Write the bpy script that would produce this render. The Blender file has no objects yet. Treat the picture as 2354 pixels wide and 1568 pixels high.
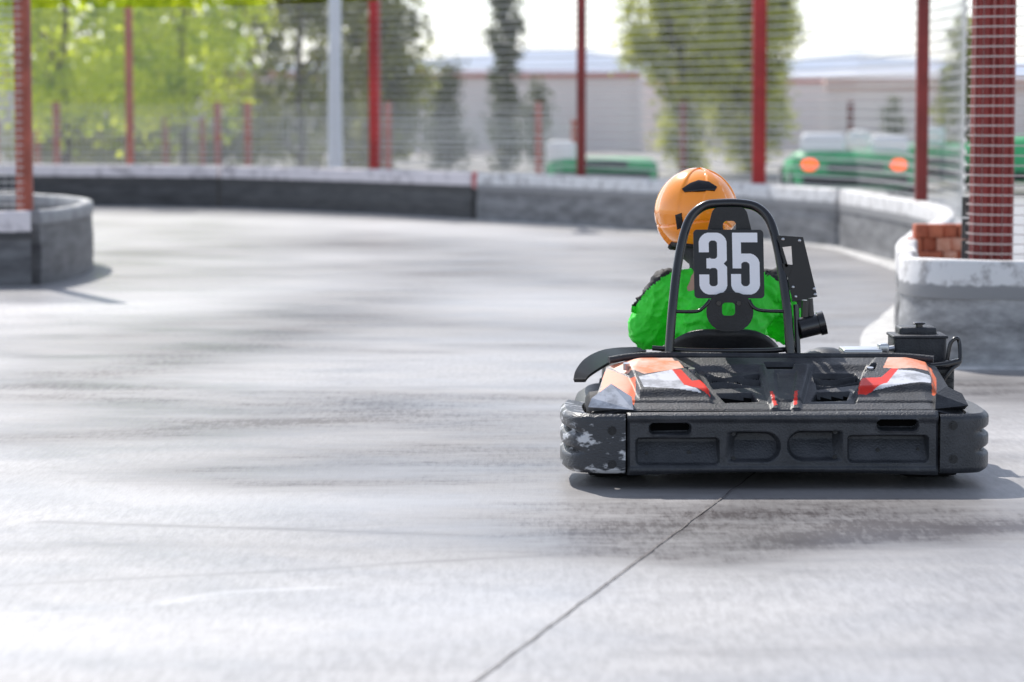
import bpy, bmesh, math, random
import numpy as np
from mathutils import Vector, Matrix, noise as mnoise
random.seed(7); np.random.seed(7)
R = math.radians
sc = bpy.context.scene
C = sc.collection

# ------------------------------------------------------------------ camera model
H = 1.2; F = 6563.0; W0 = 2354.0; CX, CY = 1177.0, 784.0; HOR = 235.0
TH = math.atan((CY-HOR)/F); ct, st = math.cos(TH), math.sin(TH)
def ray(px, py):
    u = (px-CX)/F; v = -(py-CY)/F
    return Vector((u, ct+v*st, -st+v*ct))
def P(px, py, Y):
    d = ray(px, py); t = Y/d.y
    return Vector((d.x*t, Y, H+d.z*t))
def G(px, py, z=0.0):
    d = ray(px, py); t = (z-H)/d.z
    return Vector((d.x*t, d.y*t, z))
def proj(p):
    dx, dy, dz = p[0], p[1], p[2]-H
    f = dy*ct-dz*st; u = dy*st+dz*ct
    return (CX+F*dx/f, CY-F*u/f)

# ------------------------------------------------------------------ materials
def mat(name, col, rough=0.6, metal=0.0, var=0.0, scale=8.0, col2=None, bump=0.0, bscale=60.0,
        transl=0.0, coat=0.0, emis=None, spec=0.5, lo=0.35, hi=0.65, stretch=None, zpaint=None):
    m = bpy.data.materials.new(name); m.use_nodes = True
    nt = m.node_tree; N = nt.nodes; L = nt.links
    b = N['Principled BSDF']
    b.inputs['Roughness'].default_value = rough
    b.inputs['Metallic'].default_value = metal
    b.inputs['Specular IOR Level'].default_value = spec
    b.inputs['Coat Weight'].default_value = coat
    c4 = (*col, 1)
    b.inputs['Base Color'].default_value = c4
    tc = N.new('ShaderNodeTexCoord'); src = tc.outputs['Object']
    if stretch:
        mp = N.new('ShaderNodeMapping'); mp.inputs['Scale'].default_value = stretch
        L.new(src, mp.inputs['Vector']); src = mp.outputs['Vector']
    if col2 is not None or var > 0:
        n = N.new('ShaderNodeTexNoise'); n.inputs['Scale'].default_value = scale
        n.inputs['Detail'].default_value = 6; n.inputs['Roughness'].default_value = .65
        L.new(src, n.inputs['Vector'])
        r = N.new('ShaderNodeValToRGB')
        c2 = col2 if col2 is not None else tuple(max(0, c*(1-var)) for c in col)
        r.color_ramp.elements[0].position = lo; r.color_ramp.elements[1].position = hi
        r.color_ramp.elements[0].color = (*c2, 1); r.color_ramp.elements[1].color = c4
        L.new(n.outputs['Fac'], r.inputs['Fac']); outc = r.outputs['Color']
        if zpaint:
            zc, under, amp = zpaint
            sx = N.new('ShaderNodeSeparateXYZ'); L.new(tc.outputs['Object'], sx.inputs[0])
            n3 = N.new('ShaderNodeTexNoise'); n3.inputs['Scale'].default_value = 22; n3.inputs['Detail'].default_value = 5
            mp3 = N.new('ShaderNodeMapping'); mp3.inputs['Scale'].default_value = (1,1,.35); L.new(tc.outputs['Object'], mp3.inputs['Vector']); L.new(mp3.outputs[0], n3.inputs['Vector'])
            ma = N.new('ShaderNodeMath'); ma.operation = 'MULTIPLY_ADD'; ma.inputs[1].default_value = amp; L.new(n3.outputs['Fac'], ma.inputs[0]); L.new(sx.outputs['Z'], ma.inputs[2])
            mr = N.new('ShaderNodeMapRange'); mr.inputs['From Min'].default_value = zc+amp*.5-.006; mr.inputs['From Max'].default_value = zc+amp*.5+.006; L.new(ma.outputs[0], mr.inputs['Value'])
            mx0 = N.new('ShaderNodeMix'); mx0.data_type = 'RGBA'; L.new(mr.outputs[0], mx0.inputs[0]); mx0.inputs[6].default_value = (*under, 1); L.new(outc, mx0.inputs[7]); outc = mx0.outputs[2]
        L.new(outc, b.inputs['Base Color'])
    if bump > 0:
        n2 = N.new('ShaderNodeTexNoise'); n2.inputs['Scale'].default_value = bscale
        n2.inputs['Detail'].default_value = 4
        L.new(src, n2.inputs['Vector'])
        bp = N.new('ShaderNodeBump'); bp.inputs['Strength'].default_value = bump
        bp.inputs['Distance'].default_value = .005
        L.new(n2.outputs['Fac'], bp.inputs['Height']); L.new(bp.outputs['Normal'], b.inputs['Normal'])
    if emis:
        b.inputs['Emission Color'].default_value = (*emis[0], 1); b.inputs['Emission Strength'].default_value = emis[1]
    if transl > 0:
        t = N.new('ShaderNodeBsdfTranslucent'); mx = N.new('ShaderNodeMixShader'); mx.inputs[0].default_value = transl
        if col2 is not None or var > 0: L.new(r.outputs['Color'], t.inputs['Color'])
        else: t.inputs['Color'].default_value = c4
        out = N['Material Output']
        L.new(b.outputs[0], mx.inputs[1]); L.new(t.outputs[0], mx.inputs[2]); L.new(mx.outputs[0], out.inputs['Surface'])
    return m

M = {}
M['black'] = mat('black_plastic', (.020,.021,.024), .42, var=.5, scale=14, bump=.25, bscale=220, spec=.45)
M['bumper'] = mat('bumper_plastic', (.050,.053,.061), .40, col2=(.022,.025,.030), scale=9, bump=.5, bscale=160, spec=.5)
M['scuff'] = mat('scuffed_plastic', (.62,.63,.65), .38, col2=(.045,.048,.055), scale=13, lo=.55, hi=.62, bump=.7, bscale=90, stretch=(1,1,2.2))
M['deck'] = mat('deck_plastic', (.050,.053,.060), .46, col2=(.020,.021,.026), scale=12, bump=.45, bscale=150, spec=.35)
M['orange'] = mat('orange_sticker', (.90,.13,.025), .5, col2=(.60,.17,.08), scale=16, spec=.3)
M['pale'] = mat('pale_orange_sticker', (.88,.62,.50), .45, col2=(.88,.24,.09), scale=9, spec=.4)
M['red'] = mat('red_sticker', (.85,.03,.015), .45, var=.3, spec=.3)
M['silver'] = mat('silver_sticker', (.66,.67,.71), .42, col2=(.34,.345,.37), scale=13, lo=.4, hi=.56)
M['hole_shade'] = mat('opening_shade_paint', (.003,.003,.003), .9, spec=.1)  # near-black paint stands in for the shade inside slots and vents
M['tube'] = mat('black_paint_tube', (.010,.010,.012), .25, coat=.4)
M['plate'] = mat('plate_black', (.012,.012,.014), .4)
M['white'] = mat('white_digit', (.90,.90,.93), .45)
M['rubber'] = mat('rubber', (.016,.016,.017), .7, var=.4, bump=.3)
M['steel'] = mat('steel', (.55,.56,.58), .3, metal=.9)
M['helmet'] = mat('helmet_orange_glow', (1.0,.33,.02), .20, coat=.8, var=.06, emis=((1,.26,.012), .13))  # faint orange self-glow put into the shell to brighten it
M['visor'] = mat('visor', (.008,.008,.010), .12)
M['green'] = mat('green_fabric_glow', (.06,.92,.055), .5, col2=(.045,.78,.045), scale=9, bump=.5, bscale=30, transl=.12, emis=((.03,1,.04), .05))  # faint green self-glow added to lift the shaded jacket
M['darkfab'] = mat('black_fabric', (.035,.035,.038), .75, var=.6, scale=30, bump=.5, bscale=60)
M['skin'] = mat('skin', (.6,.36,.26), .5)
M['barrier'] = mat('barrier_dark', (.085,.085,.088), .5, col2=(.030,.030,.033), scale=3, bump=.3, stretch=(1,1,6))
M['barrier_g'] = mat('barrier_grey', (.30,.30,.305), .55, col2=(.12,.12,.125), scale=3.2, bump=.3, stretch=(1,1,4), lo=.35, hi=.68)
M['barrier_n'] = mat('barrier_near_grey', (.46,.46,.465), .55, col2=(.13,.13,.135), scale=3.5, bump=.4, stretch=(1,1,2.5), lo=.36, hi=.64)
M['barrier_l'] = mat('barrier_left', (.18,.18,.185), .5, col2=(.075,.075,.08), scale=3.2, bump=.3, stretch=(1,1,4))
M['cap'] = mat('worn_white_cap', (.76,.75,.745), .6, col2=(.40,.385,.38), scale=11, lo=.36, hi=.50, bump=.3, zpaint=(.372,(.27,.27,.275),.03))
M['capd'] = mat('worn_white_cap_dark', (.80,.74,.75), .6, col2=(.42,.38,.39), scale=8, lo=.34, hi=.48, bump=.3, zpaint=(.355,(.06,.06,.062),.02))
M['gcap'] = mat('grey_cap', (.34,.34,.35), .5, col2=(.18,.18,.185), scale=7)
M['capred'] = mat('red_worn_cap', (.62,.10,.10), .5, col2=(.8,.6,.6), scale=5)
M['post'] = mat('red_post', (.52,.03,.03), .5, var=.35, scale=3)
M['postd'] = mat('dark_red_post', (.30,.035,.03), .5, var=.4, scale=3)
M['posto'] = mat('faded_red_post', (.55,.09,.045), .55, var=.3, scale=3)
M['postl'] = mat('brown_red_post', (.46,.12,.08), .6, var=.4, scale=9)
M['wire'] = mat('wire', (.66,.66,.64), .5)
M['wirew'] = mat('pale_wire', (.66,.57,.53), .5)
M['pole'] = mat('grey_pole', (.66,.70,.76), .4, var=.1)
M['strip'] = mat('pale_kerb', (.60,.59,.58), .85, col2=(.40,.40,.39), scale=9, lo=.4, hi=.6)
M['wall'] = mat('plaster', (.88,.80,.77), .8, var=.10, scale=.6)
M['wall2'] = mat('plaster_tan', (.86,.77,.73), .8, var=.10, scale=.6)
M['coping'] = mat('red_coping', (.62,.25,.22), .7, var=.2)
M['tan'] = mat('tan_coping', (.74,.54,.47), .7, var=.2)
M['hill_haze'] = mat('hill_haze', (.42,.47,.57), .95, col2=(.36,.42,.53), scale=.004)  # aerial haze painted into the base colour as blue-grey
M['hill_haze2'] = mat('hill_pale_haze', (.56,.56,.60), .95, col2=(.50,.52,.58), scale=.004)  # nearer ridge, haze likewise painted into its base colour
M['ground'] = mat('dusty_ground', (.44,.42,.39), .9, col2=(.32,.30,.28), scale=.35)
M['bark'] = mat('bark', (.13,.10,.07), .9, var=.4, bump=.6, bscale=20)
M['leafy'] = mat('leaf_bright', (.86,.92,.07), .5, col2=(.34,.48,.04), scale=1.8, transl=.64, lo=.38, hi=.54)
M['leafd'] = mat('leaf_dark', (.42,.44,.06), .5, col2=(.11,.13,.035), scale=1.8, transl=.52, lo=.4, hi=.6)
M['leafp'] = mat('leaf_poplar', (.68,.70,.13), .5, col2=(.22,.25,.06), scale=2.4, transl=.58, lo=.38, hi=.54)
M['leafc'] = mat('leaf_cypress', (.18,.20,.07), .6, col2=(.07,.09,.035), scale=3, transl=.35)
M['vgreen'] = mat('green_paint', (.06,.52,.20), .5, var=.3, scale=4)
M['vwhite'] = mat('white_shell', (.90,.90,.90), .5)
M['vglass'] = mat('car_glass', (.05,.08,.07), .1)
M['lamp'] = mat('lit_lamp', (.9,.12,.02), .3, emis=((1,.09,.012), 2.2))
M['brick'] = mat('terracotta', (.62,.19,.10), .85, col2=(.34,.09,.05), scale=9)
M['brick2'] = mat('terracotta_light', (.78,.42,.30), .85, col2=(.58,.2,.10), scale=12)
M['joint'] = mat('joint_tar', (.06,.05,.05), .9, col2=(.22,.20,.19), scale=40)

# ------------------------------------------------------------------ object helpers
base = {}
def tag(o, label=None, cat=None, group=None, kind=None):
    if label: o['label'] = label
    if cat: o['category'] = cat
    if group: o['group'] = group
    if kind: o['kind'] = kind
    return o
def thing(name, label, cat, loc=(0,0,0), group=None):
    o = bpy.data.objects.new(name, None); C.objects.link(o)
    o.empty_display_size = .1
    o.location = loc; base[o.name] = Vector(loc)
    return tag(o, label, cat, group)
def link_mesh(name, me, mats, parent=None, loc=None, smooth=True, sharp=38):
    if not isinstance(mats, (list, tuple)): mats = [mats]
    if len(me.materials) == 0:
        for m in mats: me.materials.append(m)
    b = base[parent.name] if parent else Vector(loc if loc is not None else (0,0,0))
    me.transform(Matrix.Translation(-b))
    if smooth:
        me.shade_smooth()
        if sharp:
            try: me.set_sharp_from_angle(angle=R(sharp))
            except Exception: pass
    o = bpy.data.objects.new(name, me); C.objects.link(o)
    if parent: o.parent = parent
    else: o.location = b
    base[o.name] = b
    return o
def obj(name, bm, mats, parent=None, loc=None, smooth=True):
    bmesh.ops.recalc_face_normals(bm, faces=bm.faces[:])
    me = bpy.data.meshes.new(name); bm.to_mesh(me); bm.free()
    return link_mesh(name, me, mats, parent, loc, smooth)
def raw(name, V, Fc, mats, parent=None, loc=None, smooth=True, midx=None):
    me = bpy.data.meshes.new(name); me.from_pydata([tuple(v) for v in V], [], Fc)
    if midx is not None: me.polygons.foreach_set('material_index', midx)
    me.update()
    return link_mesh(name, me, mats, parent, loc, smooth)
def B(): return bmesh.new()
def box(bm, c, s, rot=None, bev=0.0):
    r = bmesh.ops.create_cube(bm, size=1.0)
    vs = r['verts']
    mtx = Matrix.Translation(Vector(c)) @ (rot if rot else Matrix.Identity(4)) @ Matrix.Diagonal((*s, 1))
    bmesh.ops.transform(bm, matrix=mtx, verts=vs)
    if bev > 0:
        es = set()
        for v in vs:
            for e in v.link_edges: es.add(e)
        bmesh.ops.bevel(bm, geom=list(es), offset=bev, segments=3, profile=.5, affect='EDGES')
    return bm
def smoothpath(pts, n=8):
    pts = [Vector(p) for p in pts]; out = []
    for i in range(len(pts)-1):
        p0 = pts[max(i-1,0)]; p1 = pts[i]; p2 = pts[i+1]; p3 = pts[min(i+2,len(pts)-1)]
        for k in range(n):
            t = k/n
            out.append(.5*((2*p1)+(-p0+p2)*t+(2*p0-5*p1+4*p2-p3)*t*t+(-p0+3*p1-3*p2+p3)*t**3))
    out.append(pts[-1]); return out
def tube(bm, pts, r, seg=10, rad=None):
    pts = [Vector(p) for p in pts]; rings = []
    up = Vector((0,0,1))
    d0 = (pts[1]-pts[0]).normalized()
    a = d0.cross(up)
    if a.length < .1: a = d0.cross(Vector((1,0,0)))
    a.normalize()
    for i, p in enumerate(pts):
        d = (pts[min(i+1,len(pts)-1)]-pts[max(i-1,0)]).normalized()
        a = (a - d*a.dot(d)).normalized(); b = d.cross(a)
        rr = rad[i] if rad else r
        rings.append([bm.verts.new(p+(a*math.cos(2*math.pi*k/seg)+b*math.sin(2*math.pi*k/seg))*rr) for k in range(seg)])
    for i in range(len(rings)-1):
        for k in range(seg):
            bm.faces.new((rings[i][k], rings[i][(k+1)%seg], rings[i+1][(k+1)%seg], rings[i+1][k]))
    bm.faces.new(rings[0][::-1]); bm.faces.new(rings[-1])
    return bm
def prism(bm, pts, vec):
    a = [bm.verts.new(Vector(p)) for p in pts]; b = [bm.verts.new(Vector(p)+Vector(vec)) for p in pts]
    n = len(a)
    bm.faces.new(a); bm.faces.new(b[::-1])
    for i in range(n): bm.faces.new((a[i], b[i], b[(i+1)%n], a[(i+1)%n]))
    return bm
def ell(bm, c, s, rot=None, seg=20):
    r = bmesh.ops.create_uvsphere(bm, u_segments=seg, v_segments=seg//2+2, radius=1.0)
    mtx = Matrix.Translation(Vector(c)) @ (rot if rot else Matrix.Identity(4)) @ Matrix.Diagonal((*s, 1))
    bmesh.ops.transform(bm, matrix=mtx, verts=r['verts'])
def caps(bm, chain, seg=14):
    for (p0, r0), (p1, r1) in zip(chain[:-1], chain[1:]):
        p0 = Vector(p0); p1 = Vector(p1); L = (p1-p0).length
        n = max(2, int(L/(min(r0, r1)*.45)))
        for k in range(n+1):
            t = k/n; rr = r0+(r1-r0)*t
            ell(bm, p0.lerp(p1, t), (rr, rr, rr), seg=seg)
def remesh(bm, vox, sm=6):
    me = bpy.data.meshes.new('tmp'); bm.to_mesh(me); bm.free()
    o = bpy.data.objects.new('tmp', me); C.objects.link(o)
    md = o.modifiers.new('r', 'REMESH'); md.mode = 'VOXEL'; md.voxel_size = vox
    ms = o.modifiers.new('s', 'SMOOTH'); ms.iterations = sm; ms.factor = .6
    dg = bpy.context.evaluated_depsgraph_get(); dg.update()
    res = bpy.data.meshes.new_from_object(o.evaluated_get(dg))
    bpy.data.objects.remove(o); bpy.data.meshes.remove(me)
    return res
def sweep2d(bm, path, prof, mi=0, capped=True):
    n = len(path); rings = []
    for i in range(n):
        p = Vector(path[i][:2]); d = Vector(path[min(i+1,n-1)][:2])-Vector(path[max(i-1,0)][:2]); d.normalize()
        nr = Vector((d.y, -d.x))
        rings.append([bm.verts.new((p.x+nr.x*o, p.y+nr.y*o, z)) for o, z in prof(i, i/(n-1))])
    m = len(rings[0])
    for i in range(n-1):
        for k in range(m):
            f = bm.faces.new((rings[i][k], rings[i][(k+1)%m], rings[i+1][(k+1)%m], rings[i+1][k])); f.material_index = mi
    if capped:
        bm.faces.new(rings[0]); bm.faces.new(rings[-1][::-1])
def inpoly(x, y, pg):
    c_ = False; n = len(pg)
    for i in range(n):
        x1, y1 = pg[i]; x2, y2 = pg[i-1]
        if (y1 > y) != (y2 > y) and x < (x2-x1)*(y-y1)/(y2-y1)+x1: c_ = not c_
    return c_
def ss(d, w_):
    t_ = max(0, min(1, .5-d/w_)); return t_*t_*(3-2*t_)

# ------------------------------------------------------------------ world, sun, camera
sunv = Vector((.42, -.92, -1.0)).normalized()
w = bpy.data.worlds.new('World'); sc.world = w; w.use_nodes = True
nt = w.node_tree; sky = nt.nodes.new('ShaderNodeTexSky'); sky.sky_type = 'NISHITA'; sky.sun_disc = False
elev = math.asin(-sunv.z)
sky.sun_elevation = elev; sky.sun_rotation = math.atan2(-sunv.x, -sunv.y)
sky.air_density = 1.0; sky.dust_density = .7; sky.ozone_density = 2.5
hs = nt.nodes.new('ShaderNodeHueSaturation'); hs.inputs['Saturation'].default_value = .46; hs.inputs['Value'].default_value = 1.25
tn = nt.nodes.new('ShaderNodeMix'); tn.data_type = 'RGBA'; tn.blend_type = 'MULTIPLY'; tn.inputs[0].default_value = 1; tn.inputs[7].default_value = (.96,1.0,1.07,1)
bg = nt.nodes['Background']; nt.links.new(sky.outputs[0], hs.inputs['Color']); nt.links.new(hs.outputs[0], tn.inputs[6]); nt.links.new(tn.outputs[2], bg.inputs[0]); bg.inputs[1].default_value = .15
sd = bpy.data.lights.new('sun', 'SUN'); sd.energy = 5.0; sd.angle = R(.53); sd.color = (1, .95, .885)
so = bpy.data.objects.new('sun', sd); C.objects.link(so); so.rotation_euler = sunv.to_track_quat('-Z', 'Y').to_euler()
cd = bpy.data.cameras.new('camera'); cam = bpy.data.objects.new('camera', cd); C.objects.link(cam)
cam.location = (0, 0, H); cam.rotation_euler = (math.pi/2-TH, 0, 0)
cd.sensor_width = 36; cd.lens = F/W0*36; cd.clip_end = 9000; cd.clip_start = .1
cd.dof.use_dof = True; cd.dof.focus_distance = 9.15; cd.dof.aperture_fstop = 2.9
sc.camera = cam
sc.view_settings.view_transform = 'Standard'; sc.view_settings.look = 'None'; sc.view_settings.exposure = 0

# ================================================================== DRIVER
KC = P(1797, 1000, 8.8).x
SX = P(1662, 780, 9.55).x
cw = Vector((SX+.01, 10.08, .455))
hd = P(1598, 492, 9.80)
person = thing('person', 'person driving the kart in an orange helmet and bright green jacket', 'person', (SX, 9.68, .09))
sh_c = P(1655, 640, 9.72)
pel = Vector((SX, 9.70, .17)); ch = Vector((SX-.005, 9.70, .42)); nk = Vector((sh_c.x-.04, 9.74, .625))
Ls = P(1534, 664, 9.73); Rs = P(1792, 660, 9.73)
Le = P(1490, 745, 9.80); Re = P(1806, 730, 9.84)
Lh = cw+Vector((-.135, -.02, .02)); Rh = cw+Vector((.135, -.02, .02))
def hand(bm, wr, dirv, s, k=1.0):
    d = dirv.normalized(); side = Vector((s,0,0)); upv = Vector((0,0,1))
    pc = wr+d*.045
    caps(bm, [(wr, .020*k), (pc, .024*k)], 10); ell(bm, pc, (.022*k,.038,.028*k))
    for f in range(4):
        b0 = pc+d*.02+upv*(.022-.015*f); L = (.030,.034,.031,.025)[f]
        m1 = b0+d*L*.8-side*.006; m2 = m1-side*L*.7+d*.004; m3 = m2-side*.012-d*L*.45
        caps(bm, [(b0,.0085*k),(m1,.008*k),(m2,.0075*k),(m3,.007*k)], 8)
    t0 = wr+d*.02-side*.018; caps(bm, [(t0,.010*k),(t0-side*.012+d*.022+upv*.012,.009*k),(t0-side*.016+d*.038+upv*.016,.008*k)], 8)
Lw = Lh+Vector((-.02,-.07,-.0)); Rw = Rh+Vector((.02,-.07,-.0))
bm = B()
ell(bm, pel, (.125,.10,.09)); ell(bm, ch, (.125,.085,.17)); ell(bm, (ch+nk)/2+Vector((0,0,.03)), (.14,.075,.09))
caps(bm, [(pel,.10),(ch,.10),(nk-Vector((0,0,.06)),.07),(nk,.045),(hd-Vector((0,0,.07)),.045)])
ell(bm, hd+Vector((0,.01,.0)), (.075,.092,.11)); ell(bm, hd+Vector((-.04,.095,-.015)), (.012,.014,.018)); 
for s_ in (-1,1): ell(bm, hd+Vector((s_*.076,.005,-.01)), (.01,.018,.028))
for S_, E_, W_, s_ in ((Ls,Le,Lw,-1),(Rs,Re,Rw,1)):
    caps(bm, [(nk-Vector((0,0,.05)),.05),(S_,.048),(E_,.036),(W_,.022)])
for s_ in (-1,1):
    caps(bm, [(pel+Vector((s_*.07,0,0)),.075),(Vector((SX+s_*.12,10.08,.30)),.05),(Vector((SX+s_*.12,10.42,.16)),.034)])
    caps(bm, [(Vector((SX+s_*.12,10.42,.15)),.034),(Vector((SX+s_*.13,10.50,.20)),.028)])
hand(bm, Lw, Lh-Lw, -1); hand(bm, Rw, Rh-Rw, 1)
link_mesh('body', remesh(bm, .006, 4), M['skin'], person, sharp=0)
bm = B()
ell(bm, pel+Vector((0,0,.09)), (.165,.12,.10)); ell(bm, ch, (.168,.115,.18)); 
mid_s = (Ls+Rs)/2
ell(bm, mid_s+Vector((-.005,0,-.06)), (.20,.112,.115))
caps(bm, [(mid_s+Vector((0,0,.01)),.075),(nk,.058)])
for S_, E_, W_ in ((Ls,Le,Lw),(Rs,Re,Rw)):
    out_ = Vector((math.copysign(.012, E_.x-mid_s.x), 0, -.01))
    caps(bm, [(mid_s,.07),(S_+Vector((0,0,-.004)),.070),(S_.lerp(E_,.5)+out_,.076),(E_+Vector((0,0,-.012)),.078),(E_.lerp(W_,.5),.054),(W_,.034)])
me = remesh(bm, .0065, 9)
for v in me.vertices:
    c_ = v.co
    q = Vector((c_.x*11+c_.z*6, c_.y*7, c_.z*13-c_.x*9))
    wrp = mnoise.noise(c_*6)
    r1 = 1-abs(mnoise.noise(q+Vector((wrp,wrp,0))))*2.6
    r2 = 1-abs(mnoise.noise(q*2.1+Vector((5,wrp*2,1))))*2.6
    n1 = mnoise.noise(c_*7+Vector((3,1,7)))*.012 + max(0,r1)**2*.0120 + max(0,r2)**2*.0055 - .006
    v.co += v.normal*n1
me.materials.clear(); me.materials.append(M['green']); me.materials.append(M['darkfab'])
sp1 = [(1420,700),(1440,650),(1480,600),(1560,590),(1560,618),(1520,640),(1486,668),(1462,700),(1446,720)]
for f in me.polygons:
    c_ = f.center; k = 0
    mx = 2*SX-.02-c_.x
    for xx in (c_.x, mx):
        q = proj((xx, c_.y, c_.z))
        if inpoly(q[0], q[1], sp1): k = 1
    if c_.y > 9.80 and c_.z > .5: k = 1
    f.material_index = k
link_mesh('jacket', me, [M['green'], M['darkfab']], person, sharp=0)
bm = B()
for s_ in (-1,1):
    caps(bm, [(pel+Vector((s_*.06,0,-.0)),.09),(Vector((SX+s_*.12,10.08,.30)),.066),(Vector((SX+s_*.12,10.40,.17)),.05)])
ell(bm, pel, (.15,.115,.10)); link_mesh('trousers', remesh(bm, .01, 5), M['darkfab'], person, sharp=0)
for s_ in (-1,1):
    bm = B(); caps(bm, [(Vector((SX+s_*.12,10.43,.13)),.042),(Vector((SX+s_*.13,10.51,.20)),.036)]); link_mesh('shoe', remesh(bm, .006, 4), M['rubber'], person, sharp=0)
for wr, hh, s_ in ((Lw,Lh,-1),(Rw,Rh,1)):
    bm = B(); hand(bm, wr, hh-wr, s_, 1.18); link_mesh('glove', remesh(bm, .004, 2), M['darkfab'], person, sharp=0)
bm = B(); caps(bm, [(nk-Vector((0,0,.01)),.068),(nk+Vector((0,0,.05)),.062),(hd-Vector((0,-.01,.10)),.07)]); link_mesh('neck_warmer', remesh(bm, .007, 4), M['darkfab'], person, sharp=0)
# helmet
ha, hb, hc = .138, .158, .150
yaw = R(22)
rotH = Matrix.Rotation(yaw, 4, 'Z') @ Matrix.Rotation(R(6), 4, 'Y')
hcen = P(1599, 489, 9.80)
def hel_r(u):
    k = 1.0
    az = math.atan2(u.x, -u.y)
    if u.z < -.1: k *= 1-.18*min(1, (-.1-u.z))*(1 if u.y < 0.2 else .3)
    k += .040*ss(abs(az)-.42+.25*u.z, .05)*max(0, min(1, (u.z+.2)*3))
    k += .030*ss(abs(abs(az)-1.25)-.32, .05)*ss(-u.z-.15, .3)
    k -= .034*ss(abs(u.z+.28-.12*math.cos(az*2))-.02, .035)
    k += .018*ss(u.z+.52+.1*math.cos(az*2), .05)
    return k
def hpt(u, off=0): 
    u = u.normalized(); k = hel_r(u); v = Vector((u.x*ha*k, u.y*hb*k, u.z*hc*k)); v += u*off
    return hcen+(rotH@v)
nu, nv = 180, 130; V = []; Fc = []; mi = []
for j in range(nv+1):
    ph = math.pi/2-(math.pi/2+1.02)*j/nv
    for i in range(nu):
        a = 2*math.pi*i/nu; V.append(hpt(Vector((math.cos(ph)*math.sin(a), math.cos(ph)*math.cos(a), math.sin(ph)))))
for j in range(nv):
    ph = math.pi/2-(math.pi/2+1.02)*(j+.5)/nv
    for i in range(nu):
        a = 2*math.pi*(i+.5)/nu; aa = min(a, 2*math.pi-a)
        Fc.append((j*nu+i, j*nu+(i+1)%nu, (j+1)*nu+(i+1)%nu, (j+1)*nu+i)); mi.append(1 if (aa < 1.15 and -.35 < ph < .42) or ph < -.98 else 0)
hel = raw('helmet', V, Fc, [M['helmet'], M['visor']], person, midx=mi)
bm = B(); tube(bm, [V[nv*nu+i] for i in list(range(nu))+[0]], .011, 8); obj('helmet_trim', bm, M['darkfab'], hel)
inv = rotH.inverted()
def onhel(px, py, off):
    o = inv@(Vector((0,0,H))-hcen); d = inv@ray(px, py); 
    s = Vector((1/(ha*1.015), 1/(hb*1.015), 1/(hc*1.015)))
    o2 = Vector((o.x*s.x,o.y*s.y,o.z*s.z)); d2 = Vector((d.x*s.x,d.y*s.y,d.z*s.z))
    A_ = d2.dot(d2); B_ = 2*o2.dot(d2); C_ = o2.dot(o2)-1; D_ = max(0, B_*B_-4*A_*C_)
    t_ = (-B_-math.sqrt(D_))/(2*A_); p = o+d*t_
    return hpt(Vector((p.x/ha, p.y/hb, p.z/hc)).normalized(), off)
def patch(name, pg, off, m):
    bm = B(); n = len(pg); c_ = (sum(p[0] for p in pg)/n, sum(p[1] for p in pg)/n)
    rings = []
    for k, (t_, o_) in enumerate(((1.0,-.004),(.98,off*.8),(.85,off),(.5,off),(.0,off))):
        if t_ == 0: rings.append([bm.verts.new(onhel(c_[0], c_[1], o_))]); continue
        rings.append([bm.verts.new(onhel(c_[0]+(x-c_[0])*t_, c_[1]+(y-c_[1])*t_, o_)) for x, y in pg])
    for r0, r1 in zip(rings[:-1], rings[1:]):
        for i in range(n):
            if len(r1) == 1: bm.faces.new((r0[i], r0[(i+1)%n], r1[0]))
            else: bm.faces.new((r0[i], r0[(i+1)%n], r1[(i+1)%n], r1[i]))
    obj(name, bm, m, hel)
patch('helmet_vent', [(1568,436),(1586,422),(1606,415),(1628,421),(1647,433),(1642,441),(1606,441),(1573,442)], .007, M['visor'])
patch('helmet_vent', [(1553,494),(1567,489),(1569,510),(1566,526),(1554,531)], .004, M['visor'])
patch('helmet_vent', [(1638,492),(1652,494),(1654,530),(1640,526)], .004, M['visor'])

# ------------------------------------------------------------------ ground
bm = B(); 
vs = [bm.verts.new(v) for v in ((-5000,-200,-.012),(5000,-200,-.012),(5000,6000,-.012),(-5000,6000,-.012))]
bm.faces.new(vs); tag(obj('ground', bm, M['ground']), kind='structure')

nx, ny = 440, 740
xs = np.linspace(-7.5, 7.5, nx); ys = 3.0*(37.0/3.0)**np.linspace(0, 1, ny)
X, Y = np.meshgrid(xs, ys)
def dist_poly(pts):
    d = np.full(X.shape, 1e9)
    for a, b in zip(pts[:-1], pts[1:]):
        ax, ay, bx_, by = a.x, a.y, b.x, b.y
        L2 = (bx_-ax)**2+(by-ay)**2+1e-9
        t = np.clip(((X-ax)*(bx_-ax)+(Y-ay)*(by-ay))/L2, 0, 1)
        d = np.minimum(d, np.hypot(X-ax-t*(bx_-ax), Y-ay-t*(by-ay)))
    return d
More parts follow.
